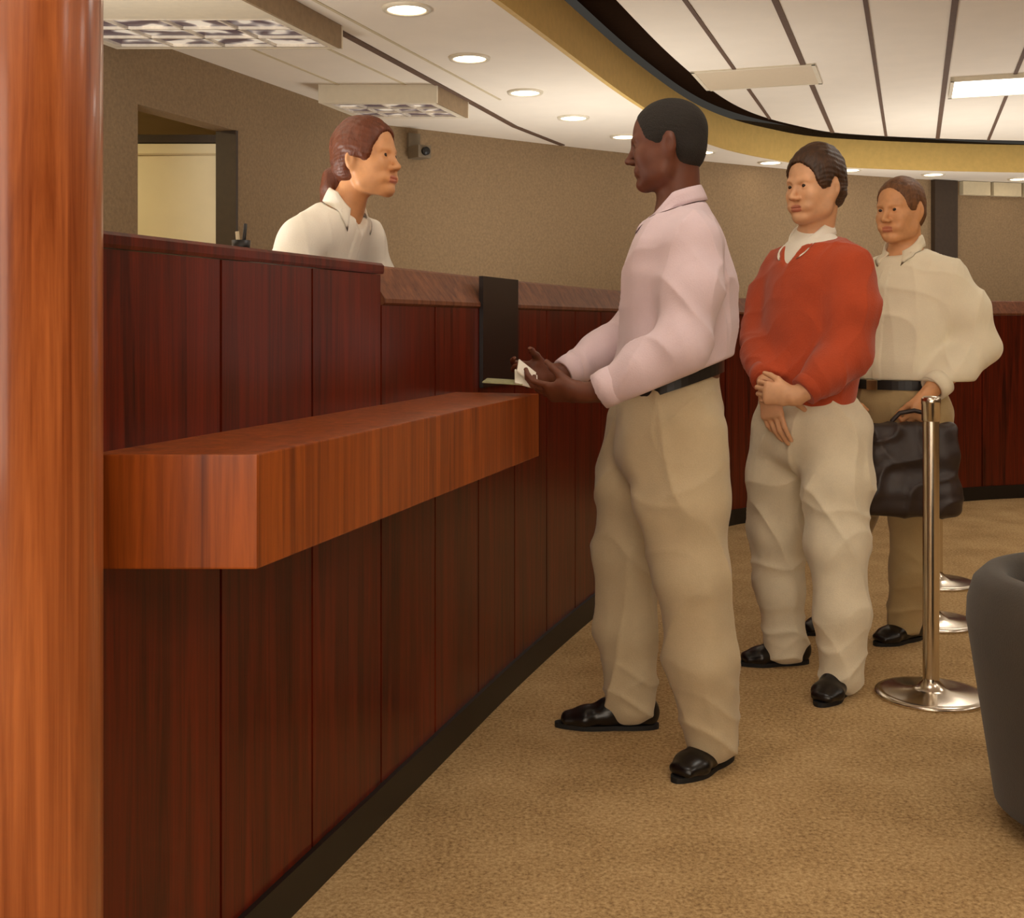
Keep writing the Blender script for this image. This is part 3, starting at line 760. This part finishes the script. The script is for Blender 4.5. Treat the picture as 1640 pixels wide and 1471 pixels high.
    Vt = folds(Vt, nr, sp['sfolds'], lambda P: np.clip(((P-hp)@hn-.004)/.06, 0, 1)*np.clip((np.linalg.norm(P-cu_, axis=1)-.09)/.06, 0, 1))
    if sp.get('placket'):
        x = (Vt-V3(tor[2][0]))@unit(lat); on = (nr@bf > .3)&(np.abs(x) < .018)&(Vt[:, 2] < nb[2]-.05); Vt[on] += nr[on]*.0035
    top = to_obj(sp['topname'], Vt, Q, sp['smat'], e, root)
    for A in arms:                                                            # cuff bands
        p, q = V3(A[-2][0]), V3(A[-1][0]); d = unit(q-p); r = A[-1][1]; a_ = q-d*.045; b_ = q+d*.008
        mb = MB(); u = unit(np.cross(d, (0, 0, 1))); v = np.cross(d, u); n = 32; vs = []; fs = []
        pr = [(0, r+.001), (0, r+.006), (.5, r+.007), (1, r+.004), (1, r-.006), (.7, r-.008)]
        for i in range(n):
            an = 2*math.pi*i/n
            for t_, rr in pr: vs.append(a_+(b_-a_)*t_+(u*math.cos(an)+v*math.sin(an))*rr)
        k = len(pr)
        for i in range(n):
            for z in range(k): fs.append((i*k+z, i*k+(z+1) % k, ((i+1) % n)*k+(z+1) % k, ((i+1) % n)*k+z))
        mb.add(vs, fs, True); mb.build('cuff', sp['smat'], top, off=root)
    if sp.get('collar'):
        C = sp['collar']; collar('collar', C.get('mat', sp['smat']), top if sp['topname'] == 'shirt' else e, root, C['c'], C['up'], C['f'], C['r'], C['h'], C['fall'], C.get('gap', .42), C.get('tip', .03), ov=C.get('ov', 1.0), over=BVHTree.FromPolygons([Vector(v) for v in Vt], Q.tolist()))
    if sp.get('extra'): sp['extra'](e, root, top)
    return e

def hair_cap(rad, zr, face, mat, amp=.002, nz=3, ear=.0, low=-.035, tail=None, top=0.0, side=.078):
    """hair following the skull: face = how far forward (local x) it reaches at the crown, low = lowest point at the nape"""
    def f(e, root, hc, R, s, H):
        lo, hi = bounds([hc-V3((.16, .16, .2))*s, hc+V3((.16, .16, .17))*s], 0); F = Field(lo, hi, .0035)
        a = rad; F.put(ell(H(-.016, 0, .036+top/2), ((.094+a)*s, (.074+a)*s, (.083+a+zr+top/2)*s), R), .02*s); F.put(ell(H(.012, 0, .03), ((.075+a)*s, (.068+a)*s, (.075+a)*s), R), .03*s)
        F.F -= .0015
        F.put(ell(H(-.045, 0, -.025), ((.055+a)*s, (.066+a*.5)*s, .06*s), R), .03)
        # take away the face, the sides below the sideburns and the neck
        cutp = lambda x, z, nx, nz_: F.cut(H(x, 0, z), R@unit((nx, 0, nz_)), .006)
        F.put(ell(H(face[0], 0, face[1]), (face[2]*s, face[3]*s, face[4]*s), R), .01, 'sub')
        for y in (-1, 1):
            F.put(ell(H(.012, y*.085, -.055), (.05*s, .03*s, .052*s), R), .006, 'sub')
            if ear: F.put(ell(H(-.012, y*.088, -.012), (.022*s*ear, .022*s, .036*s*ear), R), .004, 'sub')
        F.cut(H(0, 0, low), R@unit((.25, 0, -1)), .01)
        Vt, Q = F.mesh(2); nr = normals(Vt, Q)
        q = (Vt-V3(hc))@R/s; an = np.arctan2(q[:, 1], q[:, 2]+.02)
        d = amp*(.5*np.sin(an*46+3*np.sin(q[:, 0]*40))+.4*np.sin(q[:, 0]*150+4*np.sin(an*6))+.8*np.sin(an*9+q[:, 0]*40+2*np.sin(q[:, 1]*30)))
        Vt = Vt+nr*d[:, None]
        o = to_obj('hair', Vt, Q, mat, e, root)
        if tail: tail(o, root, H, s, mat)
    return f
def sides(*c): return [list(c)]*4
CURL_HOLD = [(30, 45, 30), (35, 50, 35), (40, 55, 35), (45, 55, 35)]
CURL_PINCH = [(35, 40, 20), (45, 50, 30), (55, 60, 35), (60, 60, 40)]
CURL_SOFT = [(10, 18, 10), (14, 22, 12), (18, 26, 14), (22, 28, 16)]
CURL_WRAP = [(45, 60, 30), (48, 62, 32), (50, 64, 34), (52, 64, 34)]
TF = lambda seed, am=.005: [((.8, .5, .3), .12, am*.95, 1.2, seed), ((.5, -.8, -.45), .13, am*.9, 1.2, seed+1), ((.4, .3, .8), .2, am*.6, 1.9, seed+2)]
SF = lambda seed, am=.005: [((.8, .2, .42), .12, am*.6, 1.5, seed), ((-.8, .4, .4), .13, am*.6, 1.5, seed+1), ((.9, .5, -.1), .09, am*.55, 1.5, seed+2)]
skin_dark = skin('dark_skin', (98, 52, 31), .56); lips_dark = skin('dark_lips', (86, 42, 30), .4)
skin_fair = skin('fair_skin', (216, 164, 124)); lips_fair = skin('fair_lips', (186, 112, 88), .45)
skin_warm = skin('warm_skin', (214, 156, 108)); lips_warm = skin('warm_lips', (188, 116, 86), .45)
def hairmat(name, rgb, rough, var):
    t = NT(name); c = lin(rgb); f = t.noise(1.0, (60, 60, 22), 4, .6, .6)
    t.link(t.ramp(f, [(.32, cmul(c, 1-var)), (.7, cmul(c, 1+var))]), t.b.inputs['Base Color']); t.bump(f, .6, .006); t.set(Roughness=rough); return t.m
hair_black = plain('black_hair', (30, 24, 18), .85, var=.2, scale=260, bump=.4)
hair_brown = hairmat('dark_brown_hair', (66, 42, 24), .5, .5)
hair_sandy = hairmat('sandy_brown_hair', (110, 72, 42), .6, .4)
hair_auburn = hairmat('auburn_hair', (98, 46, 19), .5, .22)
khaki = cloth('khaki_cotton', (188, 170, 138)); stone = cloth('stone_cotton', (220, 207, 180)); tan = cloth('tan_cotton', (176, 152, 108)); navy = cloth('charcoal_trousers', (50, 46, 44))
pink = cloth('pale_pink_cotton', (214, 192, 198), .04); rust = cloth('rust_wool', (178, 70, 34), .1, .5, .95, 200); cream = cloth('cream_cotton', (234, 224, 198), .04); white = cloth('white_cotton', (236, 230, 216), .03)

# the man in the pale pink shirt at the writing shelf
lat1 = unit((-.22, -.975, 0))
R1 = (.42, 3.29, 0)
person(dict(root=R1, label='person in a pale pink shirt and khaki trousers standing at the writing shelf holding papers',
    fwd=(-.96, .24, 0), pitch=4, head=(.428, 3.262, 1.687), hs=1.0, lat=lat1, skin=skin_dark, lips=lips_dark, brow=hair_black,
    hair=hair_cap(.0005, .003, (.088, -.032, .052, .082, .105), hair_black, .0003, low=-.06, side=.0775, ear=.9),
    torso=[((.432, 3.285, .98), .168, .13), ((.45, 3.28, 1.08), .178, .145), ((.462, 3.28, 1.20), .178, .148), ((.458, 3.275, 1.33), .185, .143), ((.462, 3.275, 1.425), .165, .108), ((.462, 3.272, 1.50), .075, .07)],
    arms=[[((.475, 3.105, 1.41), .064), ((.465, 3.06, 1.28), .066), ((.43, 3.02, 1.135), .062), ((.33, 3.035, 1.075), .056), ((.232, 3.06, 1.022), .044)],
          [((.47, 3.47, 1.42), .072), ((.42, 3.51, 1.28), .068), ((.36, 3.53, 1.165), .06), ((.26, 3.48, 1.11), .052), ((.155, 3.42, 1.052), .041)]],
    hands=[dict(w=(.18, 3.08, 1.014), d=(-.92, .38, .0), t=(-.15, -.7, .6), n=(.1, .6, .75), curl=[(16, 28, 18), (18, 30, 20), (22, 34, 22), (26, 36, 24)], thumb=(.8, .35, .5)),
           dict(w=(.108, 3.395, 1.05), d=(-.84, -.54, -.0), t=(-.2, .2, .9), n=(.1, -1, -.1), curl=[(20, 34, 20), (26, 40, 24), (36, 46, 28), (42, 50, 30)], thumb=(.75, .5, .45))],
    legs=[[((.445, 3.19, .90), .105, .135), ((.455, 3.17, .72), .1, .122), ((.475, 3.155, .53), .088, .1), ((.505, 3.165, .30), .08, .088), ((.538, 3.19, .085), .073, .076)],
          [((.40, 3.39, .90), .105, .135), ((.362, 3.42, .72), .1, .118), ((.335, 3.45, .53), .088, .098), ((.335, 3.48, .30), .08, .086), ((.35, 3.50, .08), .073, .078)]],
    pelvis=[((.452, 3.285, 1.06), .166, .122), ((.438, 3.285, .95), .178, .138), ((.428, 3.29, .86), .172, .144)], waist=(.442, 3.285, 1.045), tilt=.35,
    belt=dict(c=(.446, 3.285, 1.03), a=.176, b=.136), tmat=khaki, tfolds=TF(11, .007),
    shoes=[((.60, 3.265), (.425, 3.085)), ((.425, 3.50), (.135, 3.515))],
    topname='shirt', smat=pink, hem=(.442, 3.285, 1.035), sfolds=SF(31, .0105), htilt=.42,
    collar=dict(c=(.462, 3.272, 1.515), up=(-.30, 0, .95), f=(-.97, .22, 0), r=.066, h=.042, fall=.045)))
sl = empty('paper_slip', (.035, 3.185, 1.047), 'small folded white paper slip in the hands of the pink shirted man', 'paper')
mb = MB(); mb.box((-.035, -.028, -.004), (.028, .028, .0), (Vector((-.9, -.1, .25)).normalized(), Vector((0, .8, .6)), Vector((.3, -.55, .75)).normalized()), (.0, 0, .0)); mb.build('lower_leaf', M['paper'], sl)
mb = MB(); mb.box((-.03, -.02, .004), (.03, .03, .008), (Vector((-.75, -.2, .6)).normalized(), Vector((.1, .8, .6)).normalized(), Vector((.55, -.5, .65)).normalized()), (.0, 0, .01)); mb.build('upper_leaf', M['paper'], sl)
mb = MB(); mb.box((-.055, -.03, 0), (.055, .03, .003), (Vector((-.97, .2, .05)).normalized(), Vector((-.2, -.95, -.12)).normalized(), zz), (0, 0, 0))
tag(mb.build('bank_slip', M['slip']), 'green grey paper slip sticking out past the folded white slip', 'paper').location = (-.02, 3.20, 1.036)

# the man in the rust sweater
lat2 = unit((.454, -.89, 0))
vneck = [(rcone((1.0-.06, 3.958-.03, 1.46), (1.0-.125, 3.958-.064, 1.375), .052, .004), .008)]
def inner_shirt(e, root, top):
    lo, hi = bounds([(1.0, 3.95, 1.25), (1.0, 3.95, 1.5)], .2); F = Field(lo, hi, .006)
    chain(F, [((1.0, 3.95, 1.22), .15, .1), ((1.006, 3.953, 1.33), .16, .106), ((1.008, 3.956, 1.41), .14, .082), ((1.004, 3.96, 1.47), .062, .062)], lat2, .05)
    Vt, Q = F.mesh(2); to_obj('shirt', Vt, Q, white, e, root)
person(dict(root=(.99, 3.98, 0), label='person in a rust orange sweater and pale trousers waiting with clasped hands', group=None,
    fwd=(-.85, -.53, 0), pitch=3, head=(1.0, 3.91, 1.645), hs=.985, lat=lat2, skin=skin_fair, lips=lips_fair, brow=hair_brown,
    hair=hair_cap(.008, .012, (.09, -.03, .06, .082, .108), hair_brown, .0016, low=-.06, side=.081, ear=1.1, top=.008),
    torso=[((.985, 3.95, .915), .168, .128), ((.985, 3.95, 1.03), .172, .135), ((.998, 3.95, 1.18), .176, .13), ((1.008, 3.95, 1.32), .182, .123), ((1.01, 3.955, 1.40), .146, .096), ((1.005, 3.96, 1.47), .07, .066)],
    arms=[[((1.082, 3.795, 1.372), .062), ((1.088, 3.765, 1.25), .066), ((1.062, 3.745, 1.10), .06), ((.985, 3.715, 1.04), .054), ((.915, 3.70, .985), .045)],
          [((.938, 4.105, 1.372), .06), ((.895, 4.13, 1.27), .062), ((.858, 4.11, 1.15), .056), ((.84, 4.0, 1.08), .052), ((.828, 3.875, 1.01), .043)]],
    hands=[dict(w=(.878, 3.705, .965), d=(-.93, .3, .12), t=(0, -.05, 1), n=(.2, 1, 0), curl=CURL_WRAP, s=.95, thumb=(.8, .5, .2)),
           dict(w=(.825, 3.835, .985), d=(.14, -.2, -.97), t=(.65, -.6, 0), n=(.6, .75, 0), curl=CURL_SOFT, s=1.05, spread=.015)],
    legs=[[((1.06, 3.87, .84), .1, .125), ((1.06, 3.86, .68), .1, .115), ((1.052, 3.83, .48), .09, .098), ((1.06, 3.81, .27), .083, .087), ((1.062, 3.81, .075), .068, .07)],
          [((.925, 4.03, .84), .1, .122), ((.915, 4.06, .68), .1, .114), ((.918, 4.09, .48), .09, .096), ((.932, 4.12, .27), .082, .084), ((.952, 4.14, .075), .074, .078)]],
    pelvis=[((.985, 3.955, .98), .16, .125), ((.982, 3.955, .88), .176, .138), ((.982, 3.955, .82), .17, .135)], waist=(.985, 3.955, .97),
    tmat=stone, tfolds=TF(51, .007), shoes=[((1.09, 3.875), (.955, 3.69)), ((1.035, 4.165), (.795, 4.14))],
    topname='sweater', smat=rust, hem=(.985, 3.95, .925), sfolds=SF(71, .008), htilt=.12, sub=vneck, extra=inner_shirt,
    collar=dict(mat=white, drop=.012, c=(1.003, 3.957, 1.482), up=(-.2, -.1, .97), f=(-.89, -.454, 0), r=.064, h=.042, fall=.046, tip=.03, gap=.36)))

# the man in the cream shirt, carrying a dark bag
lat3 = unit((.64, -.77, 0))
person(dict(root=(1.42, 4.49, 0), label='person in a cream shirt and tan trousers holding a dark bag',
    fwd=(-.79, -.61, 0), pitch=4, head=(1.452, 4.43, 1.618), hs=.97, lat=lat3, skin=skin_warm, lips=lips_warm, brow=hair_sandy,
    hair=hair_cap(.003, .004, (.09, -.03, .068, .082, .112), hair_sandy, .0009, low=-.06, side=.0785, ear=1.1),
    torso=[((1.44, 4.45, .95), .168, .128), ((1.447, 4.45, 1.05), .182, .148), ((1.462, 4.45, 1.19), .186, .142), ((1.475, 4.45, 1.31), .186, .126), ((1.482, 4.455, 1.375), .150, .098), ((1.478, 4.46, 1.455), .072, .068)],
    arms=[[((1.592, 4.32, 1.352), .062), ((1.655, 4.30, 1.235), .068), ((1.69, 4.30, 1.11), .064), ((1.60, 4.26, 1.03), .058), ((1.50, 4.22, .965), .046)],
          [((1.365, 4.59, 1.352), .06), ((1.31, 4.62, 1.25), .066), ((1.28, 4.61, 1.12), .06), ((1.235, 4.51, 1.04), .052), ((1.21, 4.40, .97), .044)]],
    hands=[dict(w=(1.468, 4.205, .935), d=(-.42, -.08, -.9), t=(-.6, -.3, .5), n=(-.5, .85, .2), curl=CURL_WRAP, s=.95, thumb=(.9, .3, .45)),
           dict(w=(1.205, 4.37, .93), d=(.05, -.35, -.9), t=(.3, -.8, .2), n=(.9, .4, 0), curl=CURL_SOFT, s=.95)],
    legs=[[((1.52, 4.38, .86), .1, .122), ((1.505, 4.37, .68), .093, .108), ((1.485, 4.39, .48), .082, .09), ((1.49, 4.42, .27), .077, .08), ((1.473, 4.45, .085), .068, .07)],
          [((1.37, 4.53, .86), .1, .122), ((1.345, 4.55, .68), .095, .11), ((1.315, 4.56, .48), .085, .092), ((1.28, 4.59, .27), .077, .08), ((1.262, 4.61, .08), .068, .07)]],
    pelvis=[((1.442, 4.452, 1.0), .166, .13), ((1.442, 4.452, .9), .178, .142), ((1.442, 4.452, .83), .17, .138)], waist=(1.44, 4.45, .985),
    belt=dict(c=(1.441, 4.451, .967), a=.182, b=.148, buckle=True), tmat=tan, tfolds=TF(91, .005), shoes=[((1.545, 4.49), (1.345, 4.385)), ((1.335, 4.635), (1.115, 4.54))],
    topname='shirt', smat=cream, hem=(1.44, 4.45, .985), sfolds=SF(111, .008), placket=True,
    collar=dict(drop=.012, c=(1.476, 4.458, 1.473), up=(-.2, -.12, .97), f=(-.77, -.64, 0), r=.062, h=.042, fall=.042, tip=.025)))
# soft bag hanging from his hand
bagroot = V3((1.39, 4.15, .515)); bg = empty('leather_bag', tuple(bagroot), 'soft dark brown leather bag held before the cream shirted man\'s legs', 'bag')
bu = unit((.985, -.17, 0)); bv = np.cross((0, 0, 1), bu); F = Field(bagroot-.3, bagroot+V3((.3, .3, .5)), .007)
B = lambda x, y, z: bagroot+bu*x+bv*y+V3((0, 0, z))
for z0, z1, a0, a1 in ((.035, .10, .166, .163), (.10, .22, .163, .152), (.22, .31, .152, .148)):
    F.put(etube(B(-a0+.04, 0, z0), B(a0-.04, 0, z0), (.05, .05), (.05, .05), bv), .03)
    for q in range(5):
        zz_ = z0+(z1-z0)*q/4; aa = a0+(a1-a0)*q/4; F.put(etube(B(-aa+.04, 0, zz_), B(aa-.04, 0, zz_), (.052-.06*max(0, zz_-.1), .04), (.052-.06*max(0, zz_-.1), .04), bv), .02)
F.cut(B(0, 0, 0), (0, 0, -1), .03); F.cut(B(0, 0, .33), (0, 0, 1), .015)
Vt, Q = F.mesh(2); nr = normals(Vt, Q)
Vt = folds(Vt, nr, [((.7, 0, .7), .09, .006, 1.6, 5), ((-.8, .1, .6), .11, .006, 1.5, 6)])
to_obj('bag_body', Vt, Q, M['leather'], bg, bagroot)
mb = MB(); mb.tube([tuple(B(x, .02, z)) for x, z in ((-.06, .30), (-.055, .335), (-.03, .362), (.02, .372), (.06, .362), (.085, .335), (.09, .30))], .008, 10); mb.build('handle', M['leather'], bg, off=bagroot)

# the teller behind the counter
lat4 = unit((.43, .9, 0))
def ponytail(o, root, H, s, mat):
    c = [H(-.085, .0, -.03), H(-.118, .0, -.05), H(-.128, 0, -.085), H(-.128, 0, -.125), H(-.12, 0, -.165), H(-.11, 0, -.195)]
    lo, hi = bounds(c, .06); F = Field(lo, hi, .004); chain(F, [(p, r) for p, r in zip(c, (.03, .03, .033, .03, .021, .006))], None, .015)
    Vt, Q = F.mesh(2); nr = normals(Vt, Q); Vt = Vt+nr*(.0018*np.sin(Vt@V3((160, 60, 10))+3*np.sin(Vt[:, 2]*20)))[:, None]
    to_obj('ponytail', Vt, Q, mat, o, root)
person(dict(root=(-.70, 3.58, .08), label='person in a white collared shirt with a ponytail leaning behind the counter', fem=True,
    fwd=(.92, -.39, 0), pitch=-2, head=(-.425, 3.455, 1.675), hs=.93, lat=lat4, skin=skin_warm, lips=lips_fair, brow=hair_auburn,
    hair=hair_cap(.008, .008, (.088, -.035, .062, .08, .112), hair_auburn, .0012, low=-.075, side=.081, tail=ponytail),
    torso=[((-.735, 3.60, .98), .155, .118), ((-.69, 3.575, 1.12), .135, .108), ((-.625, 3.54, 1.28), .152, .125), ((-.565, 3.515, 1.40), .152, .1), ((-.53, 3.5, 1.46), .125, .078), ((-.49, 3.482, 1.535), .056, .056)],
    arms=[[((-.595, 3.36, 1.43), .05), ((-.625, 3.31, 1.32), .058), ((-.61, 3.28, 1.20), .05), ((-.54, 3.30, 1.13), .045), ((-.48, 3.34, 1.08), .036)],
          [((-.455, 3.65, 1.45), .058), ((-.42, 3.70, 1.32), .055), ((-.40, 3.73, 1.2), .048), ((-.385, 3.73, 1.13), .043), ((-.37, 3.72, 1.08), .036)]],
    hands=[dict(w=(-.455, 3.36, 1.06), d=(.35, .85, -.3), t=(.8, -.3, .2), n=(0, .1, -1), curl=CURL_SOFT, s=.88), dict(w=(-.362, 3.70, 1.055), d=(.15, -.85, -.25), t=(-.8, -.2, .2), n=(0, -.1, -1), curl=CURL_SOFT, s=.88)],
    legs=[[((-.76, 3.52, .93), .095, .115), ((-.75, 3.52, .55), .08, .085), ((-.74, 3.52, .16), .07, .075)], [((-.70, 3.67, .93), .095, .115), ((-.69, 3.68, .55), .08, .085), ((-.68, 3.68, .16), .07, .075)]],
    pelvis=[((-.73, 3.6, 1.06), .142, .11), ((-.735, 3.6, .95), .17, .128)], waist=(-.73, 3.6, 1.04), tmat=navy, tfolds=TF(131, .003),
    shoes=[((-.79, 3.54), (-.60, 3.46)), ((-.73, 3.70), (-.53, 3.62))], fz=.08,
    topname='shirt', smat=white, hem=(-.73, 3.6, 1.02), sfolds=SF(151, .007), placket=True, sub=[(rcone((-.44, 3.458, 1.53), (-.425, 3.45, 1.435), .042, .004), .006)],
    collar=dict(drop=.012, c=(-.490, 3.482, 1.538), up=(.35, -.15, .92), f=(.9, -.43, 0), r=.053, h=.038, fall=.045, tip=.04, gap=.7)))
